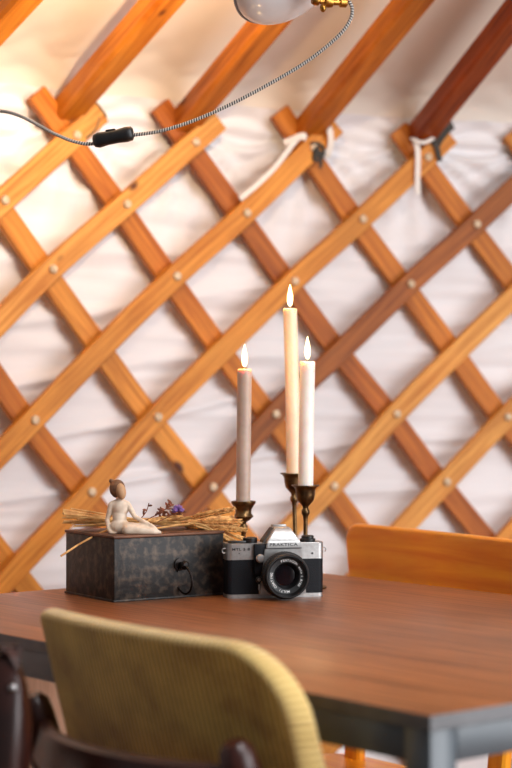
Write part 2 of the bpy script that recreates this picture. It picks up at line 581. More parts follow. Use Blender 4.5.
MEAS = {(1, 0): (77, 135), (1, 1): (127, 204), (1, 2): (177, 276), (1, 4): (276, 414), (1, 5): (334, 486),
        (2, 0): (196, 142), (2, 1): (247, 213), (2, 2): (295, 281), (2, 4): (397, 414), (2, 5): (447, 482),
        (3, 0): (313.5, 147.5), (3, 1): (363, 219), (3, 2): (411, 284), (3, 4): (508, 417), (4, 0): (428, 157), (4, 1): (477, 224),
        (0, 1): (5, 200), (0, 2): (53, 269), (0, 4): (158, 417), (0, 5): (213, 487), (-1, 4): (35, 420), (-1, 5): (92, 492)}


def node(i, j):
    if (i, j) in MEAS:
        p = on_wall(*MEAS[(i, j)], YR - .034)
        return th_of(p), p.z
    th, z = node_fit(i, j)
    p = cyl(th, YR, z)                      # the fit was made on the wall radius: carry it to the front face
    q = on_wall(HX + F * p.x / p.y, HY - F * (p.z - CAMZ) / p.y, YR - .034)
    return th_of(q), q.z


# floor
bm = bmesh.new()
vs = [bm.verts.new((YC.x + 3.5 * math.cos(a * PI / 32), YC.y + 3.5 * math.sin(a * PI / 32), 0)) for a in range(64)]
f = bm.faces.new(vs)
r = bmesh.ops.extrude_face_region(bm, geom=[f])
for v in r['geom']:
    if isinstance(v, bmesh.types.BMVert): v.co.z = -.06
bmesh.ops.recalc_face_normals(bm, faces=bm.faces)
planar_uv(bm, 0)
tag(obj('floor', bm, M['boards'], smooth=False), 'plank floor of the tent', 'floor', kind='structure')


def fbm(x, y, z=0.0, o=4):
    return noise.fractal(Vector((x, y, z)), 1.0, 2.0, o)


def fold(th, z):
    """soft horizontal folds and puckers of hanging cloth, metres, inward positive"""
    x = th * YR
    a = .0090 * fbm(x * 1.3, z * 17, 1.3, 3)
    a += .0048 * fbm(x * 2.6 + z * 3, z * 46, 7.7, 2)
    wr = 1 - abs(noise.noise(Vector((x * 1.1 + 3, z * 9 + .5 * math.sin(x * 2), 4.0))))
    a += .014 * max(0, wr - .80) / .20
    return a


def crotch_gather(th, z):
    """folds that fan out from each tied crossing near the eave"""
    s = 0.0
    for i in range(-5, 9):
        t0, z0 = node_fit(i, -.1)
        dx = (th - t0) * YR; dz = z - z0 - .02
        if abs(dx) > .30: continue
        rr = math.hypot(dx, dz) + 1e-4
        ang = math.atan2(dz, abs(dx))
        s += .013 * math.exp(-(rr / .19) ** 2) * math.sin(ang * 19 + 2.0 * noise.noise(Vector((dx * 6, dz * 6, i * 3.1)))) * min(1, rr / .05)
    return s


TH0, TH1 = -1.25, .35
WTOP = 1.607
# wall canvas
bm = bmesh.new()
nx, nz_ = 360, 260
g = []
for a in range(nx + 1):
    th = TH0 + (TH1 - TH0) * a / nx
    row = []
    for b_ in range(nz_ + 1):
        z = WTOP * b_ / nz_
        kf = max(0.0, (z - 1.53) / (WTOP - 1.53)) if z > 1.53 else 0.0
        rr = YR + .034 - .030 * kf ** 2 - fold(th, z) * (1 - .6 * kf) - (crotch_gather(th, z) * (1 - .7 * kf) if z > 1.2 else 0)
        row.append(bm.verts.new(cyl(th, rr, z)))
    g.append(row)
for a in range(nx):
    for b_ in range(nz_):
        bm.faces.new((g[a][b_], g[a][b_ + 1], g[a + 1][b_ + 1], g[a + 1][b_]))
wall = tag(obj('wall_back', bm, M['canvas'], angle=180), 'white canvas wall cloth behind the wooden lattice', 'wall', kind='structure')
# roof canvas
bm = bmesh.new()
nr = 150
g = []
for a in range(nx + 1):
    th = TH0 + (TH1 - TH0) * a / nx
    row = []
    for b_ in range(nr + 1):
        q = (b_ / nr) ** 1.5
        r_ = (YR + .006) * (1 - q) + .75 * q
        x = th * r_
        dr = YR + .006 - r_
        z = WTOP + .038 * (1 - math.exp(-dr / .03)) + SLOPE * dr
        e = math.exp(-dr / .10)
        z += .32 * e * (1 - math.exp(-dr / .02)) * crotch_gather(th, 1.56 + dr * .6) + .002 * fbm(x * 2.0, r_ * 1.3, 5.0, 3)
        z += .0014 * e * fbm(x * 7 , r_ * 34 + x * 6, 9.0, 3)
        row.append(bm.verts.new(cyl(th, r_, z)))
    g.append(row)
for a in range(nx):
    for b_ in range(nr):
        bm.faces.new((g[a][b_], g[a][b_ + 1], g[a + 1][b_ + 1], g[a + 1][b_]))
tag(obj('ceiling', bm, M['roof'], angle=180), 'cream roof canvas stretched above the poles', 'ceiling', kind='structure')

# lattice wall: one trellis, every bar a part, bolts under the front bars
mid_th = node_fit(1, 3)[0]
lat = thing('lattice_wall', 'crisscross trellis of orange pine slats bolted together in front of the white canvas', 'lattice',
            cyl(mid_th, YR, 0))
BW, BT = .0425, .018
FRONT, BACK = YR - .024, YR - .002
back_mats = {-1: 'pine_orange', 0: 'pine', 1: 'pine_orange', 2: 'pine_mid', 3: 'pine_orange', 4: 'pine_orange'}
front_mats = {0: 'pine', 1: 'pine_light', 2: 'pine_light', 3: 'pine', 4: 'pine', 5: 'pine_red', 6: 'pine_light', 7: 'pine_light'}
TMIN, TMAX = -1.12, .16


def bar(nodes, r, matn):
    pts = []
    raw = [Vector((th, z, 0)) for th, z in nodes]
    sm = catmull(raw, 4)
    P = [cyl(p.x, r, p.y) for p in sm]
    O = [inward(p.x) for p in sm]
    b = bmesh.new()
    sweep(b, P, O, BW, BT)
    return obj('lattice_bar', b, M[matn], lat, world=True, angle=30)


def ext(n0, n1, t):
    return (n0[0] + (n1[0] - n0[0]) * t, n0[1] + (n1[1] - n0[1]) * t)


for i in range(-12, 10):
    ns = [(j, node(i, j)) for j in range(0, 11)]
    ns = [(j, n) for j, n in ns if TMIN < n[0] < TMAX]
    if len(ns) < 3: continue
    q = [(n[0] - .0012, n[1]) for _, n in ns]
    if ns[0][0] == 0: q.insert(0, ext(q[0], q[1], -{1: .62, 2: .53, 3: .52, 4: .44}.get(i, .5)))
    q.append(ext(q[-1], q[-2], -.5))
    bar(q, BACK, back_mats.get(i, random.choice(['pine', 'pine_orange'])))
for k in range(-12, 20):
    ns = [(j, node(k - j, j)) for j in range(0, 11)]
    ns = [(j, n) for j, n in ns if TMIN < n[0] < TMAX]
    if len(ns) < 3: continue
    q = [n for _, n in ns]
    if ns[0][0] == 0: q.insert(0, ext(q[0], q[1], -.36))
    q.append(ext(q[-1], q[-2], -.5))
    fb = bar(q, FRONT, front_mats.get(k, random.choice(['pine', 'pine_light'])))
    for j, n in ns:
        if j in (3, 6, 9): continue
        p = cyl(n[0], FRONT - BT / 2, n[1]); d = inward(n[0])
        T = Matrix.Translation(p) @ Vector((0, 0, 1)).rotation_difference(d).to_matrix().to_4x4()
        b = bmesh.new()
        lathe(b, [(.0085, -.002), (.0088, .0025), (.0075, .0055), (.004, .0072), (0, .0076)], 14, T)
        obj('bolt', b, M['wood_bolt'], fb, world=True)

# roof poles
poles = [((-160, 100), 'pole_honey', None), ((-86, 113), 'pole_honey', 'honey brown roof pole, only its edge in the top left corner of the tent'),
         ((70, 107), 'pole_honey', 'broad honey coloured roof pole rising from the leftmost tied crossing'),
         ((187, 119), 'pole_orange', 'orange roof pole that runs up behind the white lamp shade'),
         ((309, 128), 'pole_orange', 'bright orange roof pole just right of the lamp, above the long white tie'),
         ((421, 134), 'pole_red', 'dark reddish roof pole ending above the dangling white strip'),
         ((533, 140), 'pole_red', None)]
for (px, py), mn, lab in poles:
    if lab is None: continue
    lo = on_wall(px, py, YR - .012)
    th = th_of(lo); d = inward(th)
    dirv = (d + Vector((0, 0, SLOPE))).normalized()
    n = 10
    P = [lo + dirv * (2.7 * k / n - .012) for k in range(n + 1)]
    nrm = (Vector((0, 0, 1)) - dirv * dirv.z).normalized()
    b = bmesh.new()
    sweep(b, P, [nrm] * (n + 1), .052, .046, bev=.006)
    root = obj('roof_pole', b, M[mn], angle=30)
    root.data.transform(Matrix.Translation(-lo)); root.location = lo
    tag(root, lab, 'roof pole', 'roof poles')


# ------------------------------------------------------------------ table
A = Vector((-.636, .772, 0)).normalized()   # along the near left edge
Bv = Vector((.772, .636, 0)).normalized()   # along the near right edge
C0 = Vector((.155, 1.61, 0))
TL, TW = 1.10, .785


def tp(t, s, z=0.0):
    return C0 + A * t + Bv * s + Vector((0, 0, z))


rzA = math.atan2(A.y, A.x)                  # local x = A ; local y = -Bv
tab = thing('dining_table', 'brown wood veneer dining table with grey steel frame, carrying the camera and candles', 'table', tp(TL / 2, TW / 2), rzA)


def tl(t, s, z):                            # table local coordinates
    return Vector((t - TL / 2, -(s - TW / 2), z))


def tbox(name, t0, t1, s0, s1, z0, z1, mat, bev=.001, parent=tab):
    b = bmesh.new()
    c = (tl(t0, s0, z0) + tl(t1, s1, z1)) / 2
    box(b, c, (abs(t1 - t0), abs(s1 - s0), abs(z1 - z0)), bevel=bev)
    planar_uv(b, 0)
    return obj(name, b, mat, parent, angle=30)


tbox('tabletop', .0015, TL - .0015, .0015, TW - .0015, TZ - .0125, TZ, M['table'], .0008)
eb = bmesh.new()
for (a0, a1, b0, b1) in ((0, TL, 0, .002), (0, TL, TW - .002, TW), (0, .002, .002, TW - .002), (TL - .002, TL, .002, TW - .002)):
    box(eb, (tl(a0, b0, TZ - .0136) + tl(a1, b1, TZ - .0007)) / 2, (a1 - a0, b1 - b0, .0128))
obj('edge_band', eb, M['edge'], tab, smooth=False)
LG = .034
for t0 in (.003, TL - LG - .003):
    for s0 in (.003, TW - LG - .003):
        tbox('leg', t0, t0 + LG, s0, s0 + LG, 0, TZ - .0140, M['steel'], .002)
zt, zb = TZ - .0145, TZ - .046
tbox('apron', LG + .003, TL - LG - .003, .003, .025, zb, zt, M['steel'])
tbox('apron', LG + .003, TL - LG - .003, TW - .025, TW - .003, zb, zt, M['steel'])
tbox('apron', .003, .025, LG + .003, TW - LG - .003, zb, zt, M['steel'])
tbox('apron', TL - .025, TL - .003, LG + .003, TW - LG - .003, zb, zt, M['steel'])


# ------------------------------------------------------------------ corduroy chair (near left side of the table)
tc_ = .309
ch = thing('dining_chair', 'mustard corduroy chair with dark wooden back rail, tucked against the near side of the table', 'chair', tp(tc_, .14))
BH, BWd = .36, .415
REC = .27


def cush(p):                                 # local pillow x -> -A (so +x is right in view), y -> up, z -> thickness (+z = toward the camera)
    bow = .022 * (1 - (2 * p.x / BWd) ** 2)
    h = p.y - BH / 2
    wsc = 1.0 - .03 * (p.y / BH + .5)
    t = tc_ - p.x * wsc
    s = -.062 - p.z - bow * .9 - h * REC - .010
    return tp(t, s, .806 + h * .965 - .02 * 0)


b = bmesh.new(); pillow(b, BWd, BH, .074, .032, .009, map3=cush, rim_only=False, rl=.014)
obj('backrest', b, M['cord'], ch, world=True, angle=180)
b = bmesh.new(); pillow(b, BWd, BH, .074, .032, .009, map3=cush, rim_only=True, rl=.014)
obj('backrest_edge', b, M['cord_edge'], ch, world=True, angle=180, label='pale corduroy edge')


def seatmap(p):
    return tp(tc_ - p.x, .19 - p.y, .455 + p.z)


b = bmesh.new(); pillow(b, .44, .42, .06, .05, .02, map3=seatmap)
obj('seat', b, M['cord'], ch, world=True, angle=180)
for sg in (1, -1):
    tt = tc_ + sg * .170
    P = catmull([tp(tt, -.060, 0), tp(tt, -.036, .25), tp(tt, -.040, .44), tp(tt, -.080, .61), tp(tt, -.110, .712)], 6)
    P.append(P[-1] + (P[-1] - P[-2]).normalized() * .008)
    n = len(P)
    rad = [.013 + .006 * min(1, k / (n * .6)) for k in range(n)]
    rad[-1] = .010; rad[-2] = .0165
    b = bmesh.new(); tube(b, P, rad, 14)
    obj('back_post', b, M['rosewood'], ch, world=True)
    b = bmesh.new(); tube(b, [tp(tc_ + sg * .18, .36, .0), tp(tc_ + sg * .175, .34, .43)], [.012, .018], 14)
    obj('front_leg', b, M['rosewood'], ch, world=True)
    b = bmesh.new(); tube(b, [tp(tc_ + sg * .176, -.035, .412), tp(tc_ + sg * .176, .33, .412)], .014, 10)
    obj('seat_rail', b, M['rosewood'], ch, world=True)
P = []; O = []
for k in range(21):
    u_ = k / 20 * 2 - 1
    P.append(tp(tc_ + u_ * .170, -.098 - .055 * (1 - u_ * u_), .673)); O.append(-Bv + A * (-.0) + Vector((0, 0, .15)))
b = bmesh.new(); sweep(b, P, O, .046, .016, bev=.005)
obj('back_rail', b, M['rosewood'], ch, world=True)
for zc in (.42,):
    b = bmesh.new(); tube(b, [tp(tc_ - .17, -.036, zc), tp(tc_ + .17, -.036, zc)], .013, 10)
    obj('seat_rail', b, M['rosewood'], ch, world=True)

# ------------------------------------------------------------------ dark wooden chair at the left edge (turned away)
P0 = Vector((-.2310, 1.735, 0)) + A * .012


def dp(t, s, z=0.0):                          # t along A from the visible post, s away from the table
    return P0 + A * t - Bv * s + Vector((0, 0, z))


dc = thing('dining_chair', 'dark polished wooden chair at the left edge, its rounded post showing a small screw', 'chair', dp(.2, .2))
for t in (0.0, .40):
    pts = catmull([dp(t, .06, 0), dp(t, .03, .25), dp(t, .03, .45), dp(t, .012, .65), dp(t, .003, .76), dp(t, 0, .794)], 10)
    n = len(pts)
    tpv = []
    for k in range(n):
        z = pts[k].z
        top = max(0, (z - .67) / .124)
        tpv.append((.75 + .25 * min(1, z / .45)) * (1 if top <= 0 else max(.20, max(0, 1 - top ** 2.6) ** .5)))
    b = bmesh.new(); sweep(b, pts, [A] * n, .052, .064, taper=tpv, bev=.017)
    po = obj('back_post', b, M['rosewood'], dc, world=True, angle=60)
    if t == 0.0:
        p = at(15, 683, 1.72)
        dd = (Vector((0, 0, CAMZ)) - p).normalized()
        b = bmesh.new(); ellipsoid(b, dp(-.0235, .009, .757), (.0042, .0042, .0042))
        obj('screw', b, M['screw'], po, world=True)
    b = bmesh.new(); tube(b, [dp(t, .42, 0), dp(t, .40, .43)], [.012, .018], 12)
    obj('front_leg', b, M['rosewood'], dc, world=True)
    b = bmesh.new(); tube(b, [dp(t, .04, .415), dp(t, .40, .415)], .013, 10)
    obj('seat_rail', b, M['rosewood'], dc, world=True)
for z in (.70, .58):
    P = [dp(.02 + .36 * k / 12, .008 - .03 * math.sin(PI * k / 12), z) for k in range(13)]
    b = bmesh.new(); sweep(b, P, [Bv] * 13, .05, .014, bev=.004)
    obj('back_rail', b, M['rosewood'], dc, world=True)
b = bmesh.new(); pillow(b, .42, .42, .04, .03, .012, map3=lambda p: dp(.20 + p.x, .225 + p.y, .447 + p.z))
obj('seat', b, M['rosewood'], dc, world=True, angle=60)

# ------------------------------------------------------------------ orange plywood chair behind the table
pc = thing('dining_chair', 'glossy orange plywood chair behind the far side of the table, right of the camera', 'chair', tp(.82, .66))
PW, PH = .475, .20


def ply(p):
    bow = .010 * (2 * p.x / PW) ** 2
    h = p.y - PH / 2
    return tp(.890 - p.x, .905 - p.x * .13 - bow + p.z - h * .10, .8195 + h)


b = bmesh.new(); pillow(b, PW, PH, .034, .013, .005, map3=ply, nring=10)
planar = obj('backrest', b, M['ply'], pc, world=True, angle=180)
b = bmesh.new(); pillow(b, .43, .42, .06, .016, .006, map3=lambda p: tp(.890 - p.x, .68 + p.y, .434 + p.z - .25 * max(0, abs(p.y) - .19) ** 1.0 * (1 if p.y < 0 else 0)), nring=10)
obj('seat', b, M['ply'], pc, world=True, angle=180)
for sg in (1, -1):
    tt = .890 + (.150 if sg > 0 else -.166)
    P = [tp(tt, .880, .0), tp(tt, .862, .25), tp(tt, .866, .46), tp(tt, .895, .62), tp(tt, .930 + sg * .017, .755)]
    P = catmull(P, 5)
    b = bmesh.new(); sweep(b, P, [Bv] * len(P), .036, .02, bev=.004)
    obj('back_post', b, M['ply'], pc, world=True)
    b = bmesh.new(); sweep(b, [tp(tt, .53, 0), tp(tt, .54, .44)], [Bv] * 2, .032, .026, bev=.004)
    obj('front_leg', b, M['ply'], pc, world=True)
b = bmesh.new(); sweep(b, [tp(.890 - .15, .535, .415), tp(.890 + .15, .535, .415)], [Bv] * 2, .04, .018)
obj('seat_rail', b, M['ply'], pc, world=True)
b = bmesh.new(); sweep(b, [tp(.890 - .15, .858, .415), tp(.890 + .15, .858, .415)], [Bv] * 2, .04, .018)
obj('seat_rail', b, M['ply'], pc, world=True)

# ------------------------------------------------------------------ pale stool half hidden past the table's left end
so = thing('stool', 'pale salmon wooden stool glimpsed under the left end of the table', 'stool', (-.36, 2.86, 0), rzA)
b = bmesh.new(); box(b, (0, 0, .655), (.34, .34, .03), bevel=.006); planar_uv(b, 0)
obj('seat', b, M['pale_wood'], so, angle=40)
for sx, sy in ((-1, 0), (1, 0), (0, -1), (0, 1)):
    b = bmesh.new(); box(b, (sx * .150, sy * .150, .320), (.018 if sx else .318, .018 if sy else .282, .640), bevel=.002); planar_uv(b, 2)
    obj('side_panel', b, M['pale_wood'], so, angle=40)

# ------------------------------------------------------------------ metal box
bx_rz = math.atan2(.55, .835)
BXL, BXD, BXH = .178, .144, .0912
cx = Vector((-.1947, 2.49, TZ))
bxo = thing('metal_box', 'dark patinated metal box with ring handle, under the straw bundle and figurine', 'box', cx, bx_rz)
b = bmesh.new()
box(b, (BXL / 2, BXD / 2, (BXH - .004) / 2 + .001), (BXL, BXD, BXH - .006), bevel=.0012)
box(b, (BXL / 2, BXD / 2, .0015), (BXL + .003, BXD + .003, .003), bevel=.0006)
obj('body', b, M['boxmetal'], bxo, angle=30)
b = bmesh.new()
box(b, (BXL / 2, BXD / 2, BXH - .002), (BXL + .003, BXD + .003, .004), bevel=.0012)
obj('lid', b, M['boxlid'], bxo, angle=30, label='rusty brown flat lid')
b = bmesh.new()
lathe(b, [(.009, 0), (.009, .002), (.004, .003), (.0035, .010), (.006, .012), (.0065, .015), (.004, .018), (0, .0185)], 20,
      Matrix.Translation((.104, -.0008, .047)) @ Matrix.Rotation(PI / 2, 4, 'X'))
kn = obj('knob', b, M['boxdark'], bxo)
b = bmesh.new()
rp = []
for k in range(33):
    a = 2 * PI * k / 32
    rp.append(Vector((.0190 * math.sin(a), 0, .0195 * math.cos(a))))
Tr = Matrix.Translation((.1030, -.0150, .0265)) @ Matrix.Rotation(math.radians(-86), 4, 'Z') @ Matrix.Rotation(math.radians(4), 4, 'X')
tube(b, [Tr @ p for p in rp], .0016, 10, cap=False)
obj('ring_handle', b, M['boxdark'], kn)

# ------------------------------------------------------------------ figurine
fx = Vector((-.178, 2.545, TZ + BXH))
fg = thing('figurine', 'small cream seated woman figurine with brown hair bun, sitting on the metal box', 'figurine', fx)


def fp(x, y, D=2.545):
    return at(x, y, D)


PXM = F / 2.545
b = bmesh.new()


def limb(pts, seg=12):
    P = [fp(x, y, D) for x, y, r, D in pts]
    R = [r / PXM for x, y, r, D in pts]
    n = 6
    PP = []; RR = []
    for i in range(len(P) - 1):
        for k in range(n):
            t = k / n
            PP.append(P[i].lerp(P[i + 1], t)); RR.append(R[i] * (1 - t) + R[i + 1] * t)
    PP.append(P[-1]); RR.append(R[-1])
    for p, r_ in zip(PP, RR):
        ellipsoid(b, p, (r_, r_, r_), u=12, v=8)


def blob(x, y, D, rx, ry, rz_, rot=None):
    ellipsoid(b, fp(x, y, D), (rx / PXM, ry / PXM, rz_ / PXM), rot, 16, 12)


blob(120.5, 507.5, 2.549, 8.6, 6.0, 9.5)      # chest
blob(119.5, 517, 2.549, 7.4, 5.8, 9)          # waist
blob(120, 526.5, 2.549, 10.5, 8.5, 8.0)       # hips
limb([(112.5, 504, 3.4, 2.549), (120, 502.5, 4.2, 2.549), (127.5, 504.5, 3.4, 2.549)])   # shoulders
limb([(119, 504, 3.4, 2.549), (119, 497, 3.0, 2.548)])                                     # neck
limb([(111, 505, 3.2, 2.549), (107.2, 519.5, 2.6, 2.552), (109, 530, 2.1, 2.545)])       # rear arm
limb([(109, 530, 2.1, 2.545), (111.5, 533.6, 1.9, 2.540), (114.5, 534.2, 1.5, 2.537)])
limb([(128.5, 505.5, 3.1, 2.549), (135, 517, 2.6, 2.540), (150.5, 525, 2.0, 2.532)])     # front arm
limb([(150.5, 525, 2.0, 2.532), (154.5, 527.8, 1.9, 2.531), (158, 530.8, 1.2, 2.530)])
limb([(119, 528, 7, 2.545), (133, 528.5, 6.2, 2.538), (146, 529.3, 4.8, 2.534)])         # thighs
limb([(128, 530, 6.0, 2.532), (142, 530.5, 4.8, 2.528), (153, 531.6, 3.2, 2.527), (159.5, 532.6, 2.2, 2.529)])
limb([(146, 530.5, 4.2, 2.545), (132, 531, 3.6, 2.556), (124, 531.5, 2.8, 2.566)])       # shin folded behind
b2 = remesh(b, .0011, 5)
bm = b2
zmin = TZ + BXH + .0003
for v in bm.verts:
    if v.co.z < zmin: v.co.z = zmin
obj('body', bm, M['clay'], fg, world=True, angle=180)
b = bmesh.new()
rot = Matrix.Rotation(math.radians(-10), 3, 'Y')
blob(120.9, 491.4, 2.5425, 5.2, 5.8, 8.4, rot)
bm = remesh(b, .0009, 3)
obj('face', bm, M['face'], fg, world=True, angle=180, label='smooth tan face without features')
b = bmesh.new()
blob(117.3, 488.5, 2.5490, 8.1, 7.6, 9.2)
blob(116.6, 492.0, 2.5500, 5.6, 6.6, 6.0, rot)
blob(111.4, 481.0, 2.5490, 2.6, 2.8, 2.5)
bm = remesh(b, .0009, 3)
obj('hair', bm, M['hair'], fg, world=True, angle=180, label='brown hair tied in a small bun')

# ------------------------------------------------------------------ wheat bundle
BD = Vector((.90, .43, 0)).normalized()
BN = Vector((-BD.y, BD.x, 0))
ZT = TZ + BXH


def kernel(bm, p, d, s, l, w):
    q = Vector((0, 0, 1)).rotation_difference(d).to_matrix()
    ellipsoid(bm, p, (w, w * .8, l), q, 6, 5)


def ear_bm(base, d, length, up):
    b = bmesh.new()
    side = d.cross(up).normalized()
    n = 8
    for k in range(n):
        q = k / n
        for sg in (-1, 0, 1):
            c = base + d * (length * (q + .04)) + side * sg * .0044 * (1 - .35 * q) + up * (.0020 if sg == 0 else 0)
            dd = (d + side * sg * .5 + up * (.25 if sg == 0 else 0)).normalized()
            kernel(b, c, dd, 1, .0068, .0020)
    tube(b, [base, base + d * length * 1.05], .0009, 5)
    return b


def stalk(L, Rr, sag, earlen, label, group, stemr=.00145, bend=None):
    root = thing('wheat_stalk', label, 'wheat', L, 0, group)
    mid = (L + Rr) / 2 + Vector((0, 0, sag))
    pts = catmull([L, mid, Rr] if bend is None else [L] + bend + [Rr], 8)
    b = bmesh.new(); tube(b, pts, stemr, 6)
    st = obj('stem', b, M['straw'], root, world=True)
    if earlen:
        d = (pts[-1] - pts[-2]).normalized()
        up = (Vector((0, -.35, 1)) - d * d.dot(Vector((0, -.35, 1)))).normalized()
        obj('ear', ear_bm(pts[-1], d, earlen, up), M['ear'], root, world=True)
    return root


WL = 'golden dried wheat stalk lying in the bundle on top of the metal box'
bc = cx + Matrix.Rotation(bx_rz, 3, 'Z') @ Vector((BXL / 2, BXD * .55, 0))
NS = 17
for k in range(NS):
    rr = random.random
    u_ = (k + .5) / NS
    Dm = 2.600 + .035 * rr()
    y0 = 508 + 19 * ((k * 7) % NS + rr()) / NS; x0 = 62 + 24 * rr() ** 1.6
    ye = 514 + 24 * ((k * 5) % NS + rr()) / NS; xe = 182 + 34 * rr() - max(0, ye - 530)
    Mi = at(148 + 8 * rr(), 520.5 + 5 * (rr() - .3), Dm)
    L_ = at(x0, y0, 2.565 + .05 * rr()); R_ = at(xe, ye, 2.605 + .06 * rr())
    L_.z = max(L_.z, ZT + .003); Mi.z = max(Mi.z, ZT + .003); R_.z = max(R_.z, ZT + .004)
    stalk(L_, R_, 0, .040 + .018 * rr(), WL, 'wheat stalks bundled on the box', stemr=.0012 + .0007 * rr(), bend=[Mi])
stalk(at(61, 556, 2.50), at(150, 521, 2.60), 0, .05, 'single pale wheat stalk jutting down past the left corner of the metal box', None,
      bend=[at(84, 541.5, 2.53), at(112, 528.5, 2.57)])
stalk(at(150, 529, 2.575), at(236, 536.5, 2.66), 0, .05, 'long thin wheat stalk whose tip reaches out over the camera', None,
      bend=[at(200, 524, 2.61)])
# ears drooping at the right end of the box
for (x0, y0, x1, y1, lab) in ((196, 526, 224, 541, 'wheat ear drooping off the right end of the metal box down to the camera'),
                              ((188), 523, 216, 532, 'wheat ear sticking out low over the front right corner of the metal box')):
    stalk(at(x0, y0, 2.60), at(x1, y1, 2.60), .004, .032, lab, None)


# dried flowers
def sprig(name, pts, mat_leaf, nl, label, cat, petals=False):
    root = thing(name, label, cat, pts[0])
    P = catmull(pts, 6)
    b = bmesh.new(); tube(b, P, .0007, 5)
    obj('stem', b, M['dry'], root, world=True)
    b = bmesh.new()
    for k in range(nl):
        p = P[int(len(P) * (.35 + .65 * k / nl)) if not petals else -1]
        d = Vector((random.uniform(-1, 1), random.uniform(-1, 1), random.uniform(-.1, 1))).normalized()
        if petals:
            kernel(b, p + d * .0055, d, 1, .0042, .0024)
        else:
            q = Vector((0, 0, 1)).rotation_difference(d).to_matrix()
            ellipsoid(b, p + d * .0045, (.0019, .0008, .0050), q, 6, 5)
    obj('flower_head' if petals else 'leaf', b, mat_leaf, root, world=True)
    return root


sprig('dried_flower', [at(150, 525, 2.60), at(166, 518, 2.60), at(178, 511, 2.60)], M['purple'], 34, 'tiny purple dried flower poking out of the straw', 'flower', True)
sprig('dried_sprig', [at(138, 522, 2.58), at(146, 512, 2.58), at(149, 503, 2.58)], M['dry'], 3, 'dark curled dry leaf standing up beside the figurine', 'dried plant')
sprig('dried_sprig', [at(144, 521, 2.60), at(160, 513, 2.60), at(172, 504, 2.60)], M['dry'], 16, 'reddish brown dried sprig above the straw, left of the purple flower', 'dried plant')
sprig('dried_sprig', [at(148, 522, 2.61), at(166, 516, 2.61), at(186, 512, 2.61)], M['dry'], 12, 'low brown dried sprig right beside the purple flower', 'dried plant')


# ------------------------------------------------------------------ candlesticks and candles
def candlestick(px, D, rim_y, rr, label, lean=0.0, kind=0):
    x = (px - HX) / F * D
    zr = CAMZ - (rim_y - HY) / F * D - TZ
    root = thing('candlestick', label, 'candlestick', (x, D, TZ))
    def sh(bm):
        for v in bm.verts: v.co.x += lean * v.co.z
        return bm
    b = bmesh.new()
    lathe(b, [(.031, 0), (.0315, .002), (.029, .004), (.022, .006), (.012, .010), (.007, .016), (.0045, .022)], 32)
    obj('base', sh(b), M['brass'], root)
    b = bmesh.new()
    zc = zr - .034
    lathe(b, [(.0045, .021), (.0034, .03), (.0032, zc - .02), (.0038, zc - .012), (.0062, zc - .008), (.0062, zc - .004), (.0040, zc), (.0050, zc + .004)], 20)
    obj('stem', sh(b), M['brass'], root)
    b = bmesh.new()
    if kind == 0:
        pr = [(.0048, zc + .003), (.0085, zc + .007), (.0125, zc + .012), (.0142, zc + .020), (.0146, zc + .027), (.0168, zc + .031), (rr, zr - .001), (rr, zr), (.0150, zr - .002), (.0118, zr - .008), (.0118, zr - .016), (0, zr - .016)]
    else:
        pr = [(.0048, zc + .003), (.0100, zc + .006), (.0150, zc + .011), (.0118, zc + .016), (.0122, zc + .022), (.0160, zc + .028), (rr, zr - .003), (rr, zr), (.0150, zr), (.0120, zr - .005), (.0120, zr - .012), (0, zr - .012)]
    lathe(b, pr, 36)
    obj('candle_cup', sh(b), M['brass'], root)
    return root, x, D, TZ + zr


def flame_bm(z0, h, r):
    b = bmesh.new()
    pr = []
    for k in range(15):
        t = k / 14
        pr.append((r * (math.sin(PI * min(1, t ** .62)) ** .9) if 0 < k < 14 else 0, z0 + h * t))
    lathe(b, pr, 16, cap=False)
    return b


def candle(x, D, zb_, zt_, r, mat, label, dx=0.0, bowx=0.0, fh=.035, fr=.0042):
    root = thing('candle', label, 'candle', (x, D, zb_))
    H = zt_ - zb_
    b = bmesh.new()
    n = 26
    prof = [(0, 0), (r * .97, 0)] + [(r * (1 + .010 * noise.noise(Vector((k * .5, x * 50, 0)))), H * k / n) for k in range(1, n)] + [(r, H - .0015), (r * .93, H + .0006), (r * .80, H - .0006), (r * .4, H - .0022), (0, H - .0025)]
    lathe(b, prof, 28)
    for v in b.verts:
        t = v.co.z / H
        v.co.x += dx * t + bowx * math.sin(PI * max(0, t))
    obj('wax', b, mat, root)
    b = bmesh.new(); tube(b, [(dx, 0, H - .004), (dx, 0, H + .003), (dx + .0006, 0, H + .0075)], .0008, 6)
    w = obj('wick', b, M['wick'], root)
    b = flame_bm(H + .0035, fh, fr)
    for v in b.verts: v.co.x += dx
    fl = obj('flame', b, M['flame'], root)
    li = bpy.data.lights.new('candle_light', 'POINT'); li.energy = .30; li.color = (1, .62, .30); li.shadow_soft_size = .008
    lo = bpy.data.objects.new('candle_light', li); link(lo); lo.parent = root; lo.location = (dx, 0, H + .016)
    try:
        fl.visible_shadow = True
    except Exception:
        pass
    return root


